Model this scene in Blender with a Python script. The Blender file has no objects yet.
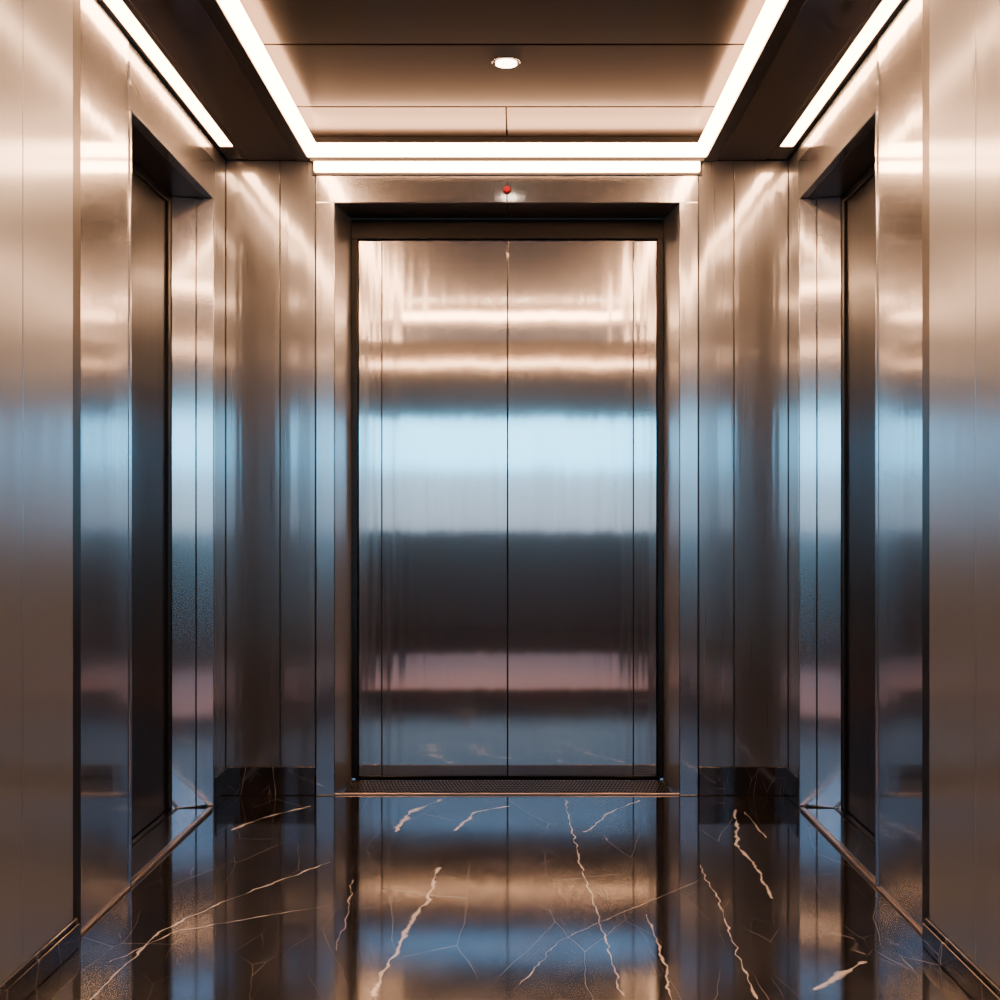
import bpy, bmesh, math
from mathutils import Vector, Matrix
S = bpy.context.scene
F = 1269.0; H = 1.17
CX = 0.045; VX = 517.6

# ---------------------------------------------------------------- materials
def newmat(name):
    m = bpy.data.materials.new(name); m.use_nodes = True
    nt = m.node_tree
    return m, nt, nt.nodes['Principled BSDF']

def N(nt, typ, **kw):
    n = nt.nodes.new(typ)
    for k, v in kw.items(): setattr(n, k, v)
    return n

def math_(nt, op, a, b=None, c=None, clamp=False):
    n = N(nt, 'ShaderNodeMath', operation=op, use_clamp=clamp)
    for i, v in enumerate((a, b, c)):
        if v is None: continue
        if isinstance(v, (int, float)): n.inputs[i].default_value = v
        else: nt.links.new(v, n.inputs[i])
    return n.outputs[0]

def steel(name, col, r_sharp, r_broad, mixf=0.5, aniso=0.75, bump=0.0, brush='V', wav=0.002, metal=1.0, var=.05, rv=.12, edge=None):
    """brushed steel: a sharp polished lobe plus a broad brushed lobe"""
    m, nt, p = newmat(name)
    geo = N(nt, 'ShaderNodeNewGeometry')
    def noise(vec):
        mp = N(nt, 'ShaderNodeMapping'); mp.inputs['Scale'].default_value = vec
        nt.links.new(geo.outputs['Position'], mp.inputs['Vector'])
        t = N(nt, 'ShaderNodeTexNoise'); t.inputs['Scale'].default_value = 1
        t.inputs['Detail'].default_value = 2
        nt.links.new(mp.outputs[0], t.inputs['Vector'])
        return t.outputs['Fac']
    if brush == 'V': fine = noise((150, 150, 1.0)); big = noise((10, 10, 0.5))
    else:            fine = noise((3, 230, 230)); big = noise((1.5, 2.5, 1.5))
    mix = N(nt, 'ShaderNodeMix', data_type='RGBA')
    nt.links.new(fine, mix.inputs['Factor'])
    mix.inputs['A'].default_value = (*[c * (1 - var) for c in col], 1)
    mix.inputs['B'].default_value = (*[min(1, c * (1 + var)) for c in col], 1)
    cr = N(nt, 'ShaderNodeVectorMath', operation='CROSS_PRODUCT')
    nt.links.new(geo.outputs['True Normal'], cr.inputs[0])
    cr.inputs[1].default_value = (0.001, 0.002, 1) if brush == 'V' else (1, 0.001, 0.002)
    last = None
    if wav:
        last = N(nt, 'ShaderNodeBump'); last.inputs['Strength'].default_value = 0.6
        last.inputs['Distance'].default_value = wav
        nt.links.new(big, last.inputs['Height'])
    if bump:
        b1 = N(nt, 'ShaderNodeBump'); b1.inputs['Strength'].default_value = bump
        b1.inputs['Distance'].default_value = 0.0005
        nt.links.new(fine, b1.inputs['Height'])
        if last: nt.links.new(last.outputs[0], b1.inputs['Normal'])
        last = b1
    q = N(nt, 'ShaderNodeBsdfPrincipled')
    for sh, r, an in ((p, r_sharp, aniso), (q, r_broad, aniso * 0.6)):
        nt.links.new(math_(nt, 'MULTIPLY_ADD', fine, r * rv, r * (1 - rv / 2)), sh.inputs['Roughness'])
        nt.links.new(mix.outputs['Result'], sh.inputs['Base Color'])
        sh.inputs['Metallic'].default_value = 1 if sh is p else metal
        sh.inputs['Anisotropic'].default_value = an
        if edge: sh.inputs['Specular Tint'].default_value = (*edge, 1)
        nt.links.new(cr.outputs[0], sh.inputs['Tangent'])
        if last: nt.links.new(last.outputs[0], sh.inputs['Normal'])
    ms = N(nt, 'ShaderNodeMixShader'); ms.inputs[0].default_value = mixf
    nt.links.new(p.outputs[0], ms.inputs[1]); nt.links.new(q.outputs[0], ms.inputs[2])
    nt.links.new(ms.outputs[0], nt.nodes['Material Output'].inputs['Surface'])
    return m

def plain(name, col, rough=0.5, metal=0.0):
    m, nt, p = newmat(name)
    t = N(nt, 'ShaderNodeTexNoise'); t.inputs['Scale'].default_value = 40
    nt.links.new(math_(nt, 'MULTIPLY_ADD', t.outputs['Fac'], 0.08, rough - 0.04), p.inputs['Roughness'])
    p.inputs['Base Color'].default_value = (*col, 1)
    p.inputs['Metallic'].default_value = metal
    return m

def emit(name, col, s):
    m, nt, p = newmat(name)
    p.inputs['Base Color'].default_value = (0.9, 0.9, 0.9, 1)
    p.inputs['Emission Color'].default_value = (*col, 1)
    p.inputs['Emission Strength'].default_value = s
    return m

WARM = (1.0, 0.50, 0.245)
M_wall = steel('brushed_steel_wall', (0.355, 0.37, 0.39), 0.09, 0.28, .40, 0.3, metal=.8)
M_near = steel('brushed_steel_side_wall', (0.40, 0.45, 0.51), 0.16, 0.38, .56, 0.4, metal=.6)
M_frame = steel('brushed_steel_frame', (0.56, 0.58, 0.61), 0.095, 0.26, .30, 0.5, wav=.0015)
M_jamb = steel('brushed_steel_jamb', (0.52, 0.55, 0.60), 0.16, 0.38, .5, 0.3, metal=.75)
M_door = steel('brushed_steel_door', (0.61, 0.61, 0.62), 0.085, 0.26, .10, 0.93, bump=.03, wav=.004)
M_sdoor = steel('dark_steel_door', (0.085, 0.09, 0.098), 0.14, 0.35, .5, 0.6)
M_head = steel('dark_steel_head', (0.12, 0.115, 0.115), 0.16, 0.4, .5, 0.3, brush='Y', wav=0)
M_ceil = steel('bronze_steel_ceiling', (0.070, 0.060, 0.055), 0.14, 0.30, .40, 0.5, brush='Y', wav=0, edge=(.56, .575, .60))
M_soff = steel('bronze_steel_soffit', (0.21, 0.17, 0.15), 0.09, 0.30, .35, 0.2, brush='Y', wav=0)
M_black = plain('black_metal', (0.010, 0.010, 0.011), 0.35, 0.6)
M_dark = plain('dark_shadow_gap', (0.008, 0.008, 0.008), 0.7)
M_brass = plain('brass_edge', (0.70, 0.56, 0.46), 0.3, 1)
M_sill = steel('sill_aluminium', (0.07, 0.069, 0.07), 0.2, 0.4, .5, 0.2, wav=0)
M_led = emit('led_warm', WARM, 40)
M_led2 = emit('led_warm_slim', WARM, 35)
M_down = emit('downlight_lens', (1, 0.75, 0.55), 16)
M_red = emit('red_indicator', (0.8, 0.0, 0.01), 0.06)
M_red.node_tree.nodes['Principled BSDF'].inputs['Base Color'].default_value = (0.20, 0.0, 0.005, 1)
M_red.node_tree.nodes['Principled BSDF'].inputs['Roughness'].default_value = 0.25
M_lobby = plain('dark_lobby_wall', (0.032, 0.025, 0.024), 0.6)
M_lobbylow = plain('walnut_wainscot', (0.11, 0.050, 0.030), 0.6)  # unseen lower wall, tinted warm to offset teal in the door reflection
M_lobbyw = plain('warm_lobby_plaster', (0.18, 0.135, 0.105), 0.7)
M_bounce = plain('travertine', (0.40, 0.25, 0.145), 0.4)  # tan colour for the added inlay that the door reflects

# marble --------------------------------------------------------------
def P(x, y):
    s = (y - 520) / H
    return (CX + (x - VX) / s, F / s)
VEINS = [
 ([(438,868),(428,900),(408,925),(396,950),(372,996)], .0060),
 ([(330,862),(270,884),(215,905),(160,932),(90,1000)], .0032),
 ([(735,810),(737,845),(757,868),(772,898)], .0052),
 ([(816,990),(840,976),(862,962)], .009),
 ([(396,832),(410,812),(440,800)], .009),
 ([(455,830),(475,812),(510,806)], .007),
 ([(565,800),(580,862),(600,920),(622,996)], .0022),
 ([(646,915),(664,960),(672,1000)], .0028),
 ([(725,918),(740,960),(756,998)], .0024),
 ([(232,830),(262,818),(310,806)], .006),
 ([(585,832),(610,812),(640,800)], .004),
 ([(110,962),(180,930),(330,905)], .0014),
 ([(700,865),(720,905),(725,918)], .0016),
 ([(520,985),(560,940),(640,905),(700,880)], .0009),
 ([(335,950),(348,915),(352,880)], .0014),
 ([(745,812),(760,830),(765,838)], .003),
]
def marble(name, special=True, k=1.0, vs=.55):
    m, nt, p = newmat(name)
    geo = N(nt, 'ShaderNodeNewGeometry')
    pos = geo.outputs['Position']
    def distort(scale, amt, detail=4):
        t = N(nt, 'ShaderNodeTexNoise'); t.inputs['Scale'].default_value = scale
        t.inputs['Detail'].default_value = detail
        nt.links.new(pos, t.inputs['Vector'])
        a = N(nt, 'ShaderNodeVectorMath', operation='MULTIPLY_ADD')
        nt.links.new(t.outputs['Color'], a.inputs[0])
        a.inputs[1].default_value = (amt, amt, amt)
        a.inputs[2].default_value = (-amt/2,) * 3
        b = N(nt, 'ShaderNodeVectorMath', operation='ADD')
        nt.links.new(pos, b.inputs[0]); nt.links.new(a.outputs[0], b.inputs[1])
        return b.outputs[0]
    def noisef(scale, detail=3, vec=None):
        t = N(nt, 'ShaderNodeTexNoise'); t.inputs['Scale'].default_value = scale
        t.inputs['Detail'].default_value = detail
        nt.links.new(vec or pos, t.inputs['Vector'])
        return t.outputs['Fac']
    def mr(v, a, b, c, d):
        n = N(nt, 'ShaderNodeMapRange'); n.clamp = True
        nt.links.new(v, n.inputs[0])
        for i, x in enumerate((a, b, c, d)): n.inputs[i + 1].default_value = x
        return n.outputs[0]
    total = None
    vd = distort(1.5, .14, 3)
    for sc, w, lo, hi, st, rot, ani in ((1.4, .003, .42, .56, .60, 0.7, 3.2), (2.6, .0035, .45, .60, .38, -0.5, 3.0), (5, .006, .52, .68, .22, 1.0, 2.4)):
        mp = N(nt, 'ShaderNodeMapping'); mp.inputs['Rotation'].default_value = (0, 0, rot)
        mp.inputs['Scale'].default_value = (ani, 1, 1)
        nt.links.new(vd, mp.inputs['Vector'])
        vo = N(nt, 'ShaderNodeTexVoronoi', feature='DISTANCE_TO_EDGE'); vo.inputs['Scale'].default_value = sc
        nt.links.new(mp.outputs[0], vo.inputs['Vector'])
        f = mr(vo.outputs['Distance'], 0, w, 1, 0)
        msk = mr(noisef(sc * 1.1 + 0.3), lo, hi, 0, st * vs)
        f = math_(nt, 'MULTIPLY', f, msk)
        total = f if total is None else math_(nt, 'MAXIMUM', total, f)
    if special:
        v = distort(13, .040, 6)
        sep = N(nt, 'ShaderNodeSeparateXYZ'); nt.links.new(v, sep.inputs[0])
        X, Y = sep.outputs[0], sep.outputs[1]
        wv = mr(noisef(10, 3), .38, .66, .2, 1.6)
        for pts, w in VEINS:
            pp = [P(*q) for q in pts]
            dmin = None
            for (ax, ay), (bx, by) in zip(pp[:-1], pp[1:]):
                dx, dy = bx - ax, by - ay; L2 = dx * dx + dy * dy
                px = math_(nt, 'SUBTRACT', X, ax); py = math_(nt, 'SUBTRACT', Y, ay)
                t = math_(nt, 'MULTIPLY_ADD', py, dy / L2, math_(nt, 'MULTIPLY', px, dx / L2), clamp=True)
                ex = math_(nt, 'MULTIPLY_ADD', t, -dx, px); ey = math_(nt, 'MULTIPLY_ADD', t, -dy, py)
                d2 = math_(nt, 'ADD', math_(nt, 'MULTIPLY', ex, ex), math_(nt, 'MULTIPLY', ey, ey))
                dmin = d2 if dmin is None else math_(nt, 'MINIMUM', dmin, d2)
            d = math_(nt, 'SQRT', dmin)
            d = math_(nt, 'DIVIDE', d, math_(nt, 'MULTIPLY', wv, w * 1.3))
            f = mr(d, 0.2, 1.0, 0.9, 0)
            total = math_(nt, 'MAXIMUM', total, f)
    base = N(nt, 'ShaderNodeMix', data_type='RGBA')
    nt.links.new(mr(noisef(5, 5, vd), .4, .75, 0, 1), base.inputs['Factor'])
    base.inputs['A'].default_value = (0.006 * k, 0.0055 * k, 0.006 * k, 1)
    base.inputs['B'].default_value = (0.022 * k, 0.019 * k, 0.019 * k, 1)
    mx = N(nt, 'ShaderNodeMix', data_type='RGBA')
    nt.links.new(total, mx.inputs['Factor'])
    nt.links.new(base.outputs['Result'], mx.inputs['A'])
    mx.inputs['B'].default_value = (0.85, 0.84, 0.84, 1)
    nt.links.new(mx.outputs['Result'], p.inputs['Base Color'])
    nt.links.new(mr(noisef(4, 2), .3, .7, .06, .09), p.inputs['Roughness'])
    p.inputs['IOR'].default_value = 1.9
    return m
M_marble = marble('black_marble_floor')
M_marble2 = marble('black_marble_baseboard', False, 1.6, 1.4)

# ---------------------------------------------------------------- mesh helpers
def link(ob, parent):
    S.collection.objects.link(ob)
    if parent:
        ob.parent = parent; ob.matrix_parent_inverse = Matrix.Translation(-parent.location)

def finish(name, bm, mat, bevel, parent):
    c = sum((v.co for v in bm.verts), Vector()) / len(bm.verts)
    for v in bm.verts: v.co -= c
    bmesh.ops.recalc_face_normals(bm, faces=bm.faces)
    me = bpy.data.meshes.new(name); bm.to_mesh(me); bm.free()
    ob = bpy.data.objects.new(name, me); ob.location = c
    me.materials.append(mat)
    if bevel:
        md = ob.modifiers.new('bevel', 'BEVEL'); md.width = bevel; md.segments = 2
        md.limit_method = 'ANGLE'
    link(ob, parent)
    return ob

def boxes(name, lst, mat, bevel=0.0, parent=None):
    bm = bmesh.new()
    for b in lst:
        x0, x1, y0, y1, z0, z1 = b
        x0, x1 = min(x0, x1), max(x0, x1)
        r = bmesh.ops.create_cube(bm, size=1)
        for v in r['verts']:
            v.co = Vector(((x0 + x1) / 2 + v.co.x * (x1 - x0), (y0 + y1) / 2 + v.co.y * (y1 - y0), (z0 + z1) / 2 + v.co.z * (z1 - z0)))
    return finish(name, bm, mat, bevel, parent)

def prisms(name, lst, mat, bevel=0.0, parent=None):
    bm = bmesh.new()
    for poly, z0, z1 in lst:
        a = [bm.verts.new((x, y, z0)) for x, y in poly]
        b = [bm.verts.new((x, y, z1)) for x, y in poly]
        n = len(poly)
        bm.faces.new(a); bm.faces.new(b[::-1])
        for i in range(n): bm.faces.new((a[i], b[i], b[(i+1) % n], a[(i+1) % n]))
    return finish(name, bm, mat, bevel, parent)

def empty(name, loc):
    e = bpy.data.objects.new(name, None); e.location = loc; e.empty_display_size = .2
    S.collection.objects.link(e); return e

def cyl(name, loc, r1, r2, h, mat, axis='Z', parent=None, seg=48):
    bm = bmesh.new()
    bmesh.ops.create_cone(bm, cap_ends=True, segments=seg, radius1=r1, radius2=r2, depth=h)
    if axis == 'Y': bmesh.ops.rotate(bm, verts=bm.verts, matrix=Matrix.Rotation(math.pi/2, 3, 'X'))
    me = bpy.data.meshes.new(name); bm.to_mesh(me); bm.free()
    for p in me.polygons: p.use_smooth = len(p.vertices) == 4
    ob = bpy.data.objects.new(name, me); ob.location = loc; me.materials.append(mat)
    link(ob, parent)
    return ob

YB = 5.40      # back wall face
CZ = 2.70      # soffit height
G = 0.002      # half seam
YS = 0.60      # where the corridor opens to the lobby

# ---------------------------------------------------------------- floor / ceiling
boxes('floor', [(-3.2, 3.2, -2.7, 6.1, -0.1, 0)], M_marble)
boxes('travertine_floor_inlay', [(-0.95, 0.95, 0.35+i*0.58, 0.35+i*0.58+0.57, 0.0, 0.004) for i in range(4)], M_bounce)  # added out of view, gives the centre door a warm reflected band

CT = 2.785
cx = 0.86
ceil = empty('ceiling', (0, 3, CZ))
ys = [1.65, 2.5, 3.4, 4.31, 4.96, 5.395]
pan = []
for a, b in zip(ys[:-1], ys[1:]):
    if b > 5.2:
        pan += [(-cx, -.003, a + .007, b - .007, CT, CT + .03), (.003, cx, a + .007, b - .007, CT, CT + .03)]
    else: pan.append((-cx, cx, a + .007, b - .007, CT, CT + .03))
boxes('tray_panels', pan, M_ceil, 0.001, ceil)
boxes('tray_backing', [(-1.5, 1.5, YS, 5.75, CT + .031, CT + .09)], M_dark, 0, ceil)
xi = 0.84
YI = 5.355; YF = 1.72
boxes('soffit_panels', [(s * (xi + .055), s * 1.10, YS, YB - .004, CZ, CT + .03) for s in (-1, 1)], M_soff, 0.001, ceil)
boxes('soffit_front', [(-xi - .05, xi + .05, YS, YF - .05, CZ, CT + .03)], M_soff, 0.001, ceil)
boxes('soffit_edge_trim', [(-xi - .052, -xi, YF - .05, YB-.004, CZ - .004, CT + .03), (xi, xi + .052, YF - .05, YB-.004, CZ - .004, CT + .03),
     (-xi, xi, YI, YB-.004, CZ - .004, CT + .03), (-xi, xi, YF - .048, YF, CZ - .004, CT + .03)], M_black, 0.001, ceil)
boxes('outer_channel', [(s * 1.102, s * 1.30, YS, YB - .004, CZ + .03, CT + .03) for s in (-1, 1)], M_black, 0, ceil)

e = empty('cove_light_strip', (0, 3.5, CZ))
t = .040
boxes('diffuser', [(-xi + .001, -xi + t, YF + .001, YI - .001, CZ + .002, CZ + .048), (xi - t, xi - .001, YF + .001, YI - .001, CZ + .002, CZ + .048),
      (-xi + t, xi - t, YI - t, YI - .001, CZ + .002, CZ + .050), (-xi + t, xi - t, YF + .001, YF + t, CZ + .002, CZ + .048)], M_led, 0, e)
for s in (-1, 1):
    e = empty('edge_light_strip', (s * 1.14, 2.4, CZ))
    boxes('diffuser', [(s * 1.122, s * 1.174, YS + .05, 5.20, CZ + .001, CZ + .024)], M_led2, 0.002, e)
    boxes('housing', [(s * 1.102, s * 1.121, YS + .05, 5.38, CZ, CZ + .028), (s * 1.1745, s * 1.184, YS + .05, 5.38, CZ, CZ + .028), (s * 1.122, s * 1.174, 5.202, 5.38, CZ, CZ + .028)], M_soff, 0, e)
e = empty('header_light_strip', (0, YB, 2.66))
boxes('diffuser', [(-.815, .815, YB - .045, YB - .012, 2.645, 2.684)], M_led, .003, e)
boxes('housing', [(-.83, .83, YB - .05, YB - .001, 2.684, 2.694), (-.83, .83, YB - .012, YB - .001, 2.636, 2.684)], M_black, 0, e)

def downlight(x, y, z, power, ang):
    e = empty('recessed_downlight', (x, y, z))
    cyl('bezel', (x, y, z - .003), .048, .051, .006, M_frame, parent=e)
    cyl('lens', (x, y, z - .008), .038, .038, .004, M_down, parent=e)
    ld = bpy.data.lights.new('spot', 'SPOT'); ld.energy = power; ld.color = (1, .56, .30)
    ld.spot_size = math.radians(ang); ld.spot_blend = .6; ld.shadow_soft_size = .03
    lo = bpy.data.objects.new('spot', ld); lo.location = (x, y, z - .02); link(lo, e)
downlight(0.005, 4.47, CT, 8, 70)
for x in (-.62, 0, .62): downlight(x, 2.15, CT, 42, 26)  # three added lamps out of view, brightening the inlay with warm pools

# ---------------------------------------------------------------- back wall
wb = empty('wall_back', (0, YB, 1.3))
op = .732
L = []
for s in (-1, 1):
    L += [(s * (1.195), s * (.966 + G), YB, YB + .02, 0, CZ - .002), (s * (.966 - G), s * (.815 + G), YB, YB + .02, 0, CZ - .002)]
boxes('cladding_panels', L, M_wall, .0012, wb)
boxes('header_panel', [(-.813, -G, YB, YB + .02, 2.522, CZ - .002), (G, .813, YB, YB + .02, 2.522, CZ - .002)], M_frame, .0012, wb)
boxes('backing', [(-1.6, -.80, YB + .021, YB + .42, 0, CZ+.08), (.80, 1.6, YB + .021, YB + .42, 0, CZ+.08), (-.80, .80, YB + .021, YB + .42, 2.535, CZ+.08)], M_dark, 0, wb)

# centre elevator
YD = 5.71
el = empty('elevator_door', (0, YD, 0))
boxes('architrave', [(s * op, s * .811, YB - .018, YB - .001, 0.001, 2.519) for s in (-1, 1)], M_frame, .003, el)
prisms('jamb', [([(s * op, YB), (s * .79, YB), (s * .79, YD + .02), (s * .700, YD + .02), (s * .700, YD - .02)], 0.001, 2.519) for s in (-1, 1)], M_jamb, .001, el)
boxes('head_reveal', [(-op, -G, YB + .001, YD - .03, 2.519, 2.534), (G, op, YB + .001, YD - .03, 2.519, 2.534)], M_head, .001, el)
boxes('head_band', [(-.699, .699, YD - .025, YD + .04, 2.43, 2.518)], M_black, .002, el)
boxes('inner_frame', [(s * .674, s * .699, YD - .022, YD + .03, 0.012, 2.43) for s in (-1, 1)], M_black, .002, el)
xs = [-.672, -.566, 0, .566, .672]
boxes('door_panels', [(a + .002, b - .002, YD if abs((a+b)/2) < .5 else YD+.004, YD + .03, 0.016, 2.428) for a, b in zip(xs[:-1], xs[1:])], M_door, .0015, el)
boxes('door_backing', [(-.69, .69, YD + .035, YD + .05, 0, 2.5)], M_dark, 0, el)
boxes('sill', [(-.698, .698, YB + .012, YD - .03, 0.0005, 0.006)] , M_black, 0, el)
boxes('sill_ribs', [(-.698, .698, YB + .014 + i * .036, YB + .014 + i * .036 + .016, 0.006, 0.009) for i in range(7)], M_sill, .001, el)
studs = []
n = 90
for j in range(7):
    for i in range(n):
        x = -.685 + (i + .5 * (j % 2)) * 1.37 / n
        studs.append((x - .0045, x + .0045, YB + .017 + j * .036, YB + .026 + j * .036, .009, .013))
boxes('sill_tread', studs, M_black, 0, el)
boxes('sill_nosing', [(-op, op, YB - .002, YB + .004, 0.0005, 0.008)], M_brass, .002, el)
e = empty('indicator_light', (0, YB, 2.574))
cyl('bezel', (0, YB - .003, 2.574), .018, .019, .006, M_black, 'Y', e)
cyl('lens', (0, YB - .010, 2.574), .016, .012, .010, M_red, 'Y', e)

# ---------------------------------------------------------------- side walls
YN = 3.485
Y0, Y1, Y2, Y3 = 3.550, 4.050, 5.115, 5.165
XF = 1.19; XD = 1.345
for s, nm in ((-1, 'left'), (1, 'right')):
    w = empty('wall_' + nm, (s * 1.2, 2.5, 1.3))
    ys = [YS, 1.2, 1.8, 2.40, 3.13, YN]
    boxes('cladding_panels', [(s * 1.175, s * 1.21, a + G, b - G, 0.0, CZ - .002) for a, b in zip(ys[:-1], ys[1:])], M_near, .0012, w)
    boxes('end_panel', [(s * 1.197, s * 1.22, Y3 + G, YB - .002, 0, CZ - .002)], M_wall, .001, w)
    boxes('upper_panel', [(s * 1.195, s * 1.22, Y1 - .02, Y3, 2.635, CZ - .002)], M_wall, .001, w)
    boxes('backing', [(s * 1.225, s * 1.6, YS, Y0 + .3, 0, CZ), (s * 1.225, s * 1.6, Y3 - .01, YB + .02, 0, CZ), (s * 1.40, s * 1.6, Y0 + .3, Y3 - .01, 0, CZ), (s * 1.225, s * 1.40, Y0 + .3, Y3 - .01, 2.5, CZ)], M_dark, 0, w)
    boxes('trim_1' if s < 0 else 'trim_2', [(s * 1.176, s * 1.222, YN, Y0 - .002, 0, CZ - .002)], M_black, .001)
    el = empty('elevator_door', (s * 1.36, 4.56, 0))
    boxes('frame_plate', [(s * XF, s * 1.22, Y0, Y1 - .022, 0.001, CZ - .003)], M_frame, .002, el)
    boxes('architrave', [(s * (XF - .004), s * 1.22, Y1 - .018, Y1, 0.001, 2.47), (s * (XF - .004), s * 1.22, Y2 + .028, Y3, 0.001, 2.47),
                         (s * (XF - .004), s * 1.22, Y1 - .018, Y3, 2.472, 2.63)], M_frame, .002, el)
    boxes('jamb', [(s * 1.222, s * 1.262, Y1 - .02, Y1, 0.001, 2.49), (s * 1.266, s * XD, Y1 - .02, Y1 + .008, 0.001, 2.49)], M_frame, .001, el)
    xa, xb, xc = XF - .002, 1.252, XD
    prisms('far_jamb', [([(s * xa, Y2 + .025), (s * xb, Y2 + .011), (s * xb, Y2 + .04), (s * xa, Y2 + .04)], 0.001, 2.469),
                        ([(s * (xb + .003), Y2 + .006), (s * xc, Y2 - .014), (s * xc, Y2 + .04), (s * (xb + .003), Y2 + .04)], 0.001, 2.469)], M_frame, .001, el)
    boxes('head_reveal', [(s * 1.222, s * XD, Y1 + .01, Y2 + .04, 2.4705, 2.495)], M_head, .001, el)
    boxes('inner_frame', [(s * (XD + .002), s * 1.38, Y1 - .01, Y1 + .04, .012, 2.49), (s * (XD + .002), s * 1.38, Y2 - .055, Y2, .012, 2.49), (s * (XD + .002), s * 1.38, Y1 + .04, Y2 - .055, 2.44, 2.49)], M_black, .002, el)
    ym = (Y1 + Y2) / 2
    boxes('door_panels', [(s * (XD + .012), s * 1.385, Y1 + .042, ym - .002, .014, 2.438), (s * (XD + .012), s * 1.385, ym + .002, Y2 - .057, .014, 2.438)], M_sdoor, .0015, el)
    boxes('sill', [(s * 1.205, s * (XD + .010), Y1 + .01, Y2 - .022, 0.0005, 0.010)], M_frame, .001, el)
    boxes('sill_track', [(s * 1.315, s * 1.33, Y1 + .012, Y2 - .024, .010, .0115)], M_black, 0, el)
    boxes('sill_nosing', [(s * 1.184, s * 1.203, Y1 + .001, Y2 - .001, 0.0005, 0.012)], M_brass, .002, el)
    boxes('plinth_edge', [(s * 1.183, s * 1.189, Y0, Y1 - .02, 0.0005, 0.008)], M_brass, .002, el)
    boxes('baseboard_' + nm, [(s * 1.155, s * 1.1745, YS, YN - .002, 0.0005, .065), (s * 1.162, s * 1.1745, YS, YN-.002, .066, .078)], M_marble2, .003)
    boxes('baseboard_back_' + nm, [(s * .816, s * 1.196, YB - .016, YB - .0005, 0.0005, .122), (s * 1.181, s * 1.1965, Y3 + .004, YB - .017, .0005, .122)], M_marble2, .003)

# ---------------------------------------------------------------- lobby behind the camera
RY = -2.5
lb = empty('wall_rear', (0, RY, 2))
boxes('lower_wall', [(-3, 3, RY - .15, RY, 0, 1.02)], M_lobbylow, 0, lb)
boxes('mid_wall', [(-3, 3, RY - .15, RY, 2.32, 3.34)], M_lobbyw, 0, lb)
boxes('top_wall', [(-3, 3, RY - .15, RY, 3.75, 4.2)], M_lobby, 0, lb)
def window(name, z0, z1, nx):
    w = empty(name, (0, RY, z0))
    L = [(-3, 3, RY - .12, RY - .03, z0, z0 + .03), (-3, 3, RY - .12, RY - .03, z1 - .03, z1)]
    for i in range(nx + 1):
        x = -2.97 + 5.94 * i / nx
        L.append((x - .02, x + .02, RY - .12, RY - .03, z0 + .03, z1 - .03))
    boxes('mullions', L, M_black, .002, w)
window('window_1', 1.02, 2.32, 7)
window('window_2', 3.34, 3.75, 7)  # added unseen opening, puts a blue band into the floor reflection
boxes('lobby_wall_left', [(-3.15, -3, RY - .15, YS + .15, 0, 4.2)], M_lobby)
boxes('lobby_wall_right', [(3, 3.15, RY - .15, YS + .15, 0, 4.2)], M_lobby)
boxes('lobby_wall_front', [(-3, -1.18, YS - .03, YS - .002, 0, 4.2), (1.18, 3, YS - .03, YS - .002, 0, 4.2), (-1.18, 1.18, YS - .03, YS - .002, CZ, 4.2)], M_lobby)
boxes('lobby_ceiling', [(-3.15, 3.15, RY - .15, YS + .15, 4.2, 4.3)], M_lobby)
e = empty('wall_wash_light_strip', (0, RY + .1, 2.9))  # added unseen lamp, puts a warm band into the floor reflection
boxes('diffuser', [(-2.6, 2.6, RY + .03, RY + .07, 2.86, 2.89)], M_led2, 0, e)
boxes('bracket', [(-2.6, 2.6, RY + .001, RY + .08, 2.84, 2.858)], M_black, 0, e)

# ---------------------------------------------------------------- world
wd = bpy.data.worlds.new('sky'); S.world = wd; wd.use_nodes = True
nt = wd.node_tree; bg = nt.nodes['Background']
tc = N(nt, 'ShaderNodeTexCoord'); sp = N(nt, 'ShaderNodeSeparateXYZ')
nt.links.new(tc.outputs['Generated'], sp.inputs[0])
mr = N(nt, 'ShaderNodeMapRange'); nt.links.new(sp.outputs[2], mr.inputs[0])
mr.inputs[1].default_value = -.2; mr.inputs[2].default_value = .4
cr = N(nt, 'ShaderNodeValToRGB'); nt.links.new(mr.outputs[0], cr.inputs[0])
el = cr.color_ramp.elements
def pz(z): return (z + .2) / .6
el[0].position = 0; el[0].color = (.06, .06, .065, 1)
el[1].position = 1; el[1].color = (.16, .36, .62, 1)
for z, c in ((-.02, (.15, .17, .20)), (.0, (.19, .23, .28)), (.036, (.22, .33, .42)), (.044, (.28, 1.18, 1.82)), (.075, (.34, 1.28, 1.92)), (.082, (.15, .20, .25)), (.2, (.06, .085, .12)), (.28, (.14, .32, .58))):
    q = el.new(pz(z)); q.color = (*c, 1)
nt.links.new(cr.outputs[0], bg.inputs['Color'])
bg.inputs['Strength'].default_value = 5.3

# ---------------------------------------------------------------- camera
cam = bpy.data.cameras.new('camera'); co = bpy.data.objects.new('camera', cam)
S.collection.objects.link(co); S.camera = co
co.location = (CX, 0, H); co.rotation_euler = (math.pi / 2, 0, 0)
cam.sensor_width = 36; cam.lens = F * 36 / 1000
cam.shift_x = -(VX - 500) / 1000; cam.shift_y = .020
cam.clip_start = .02
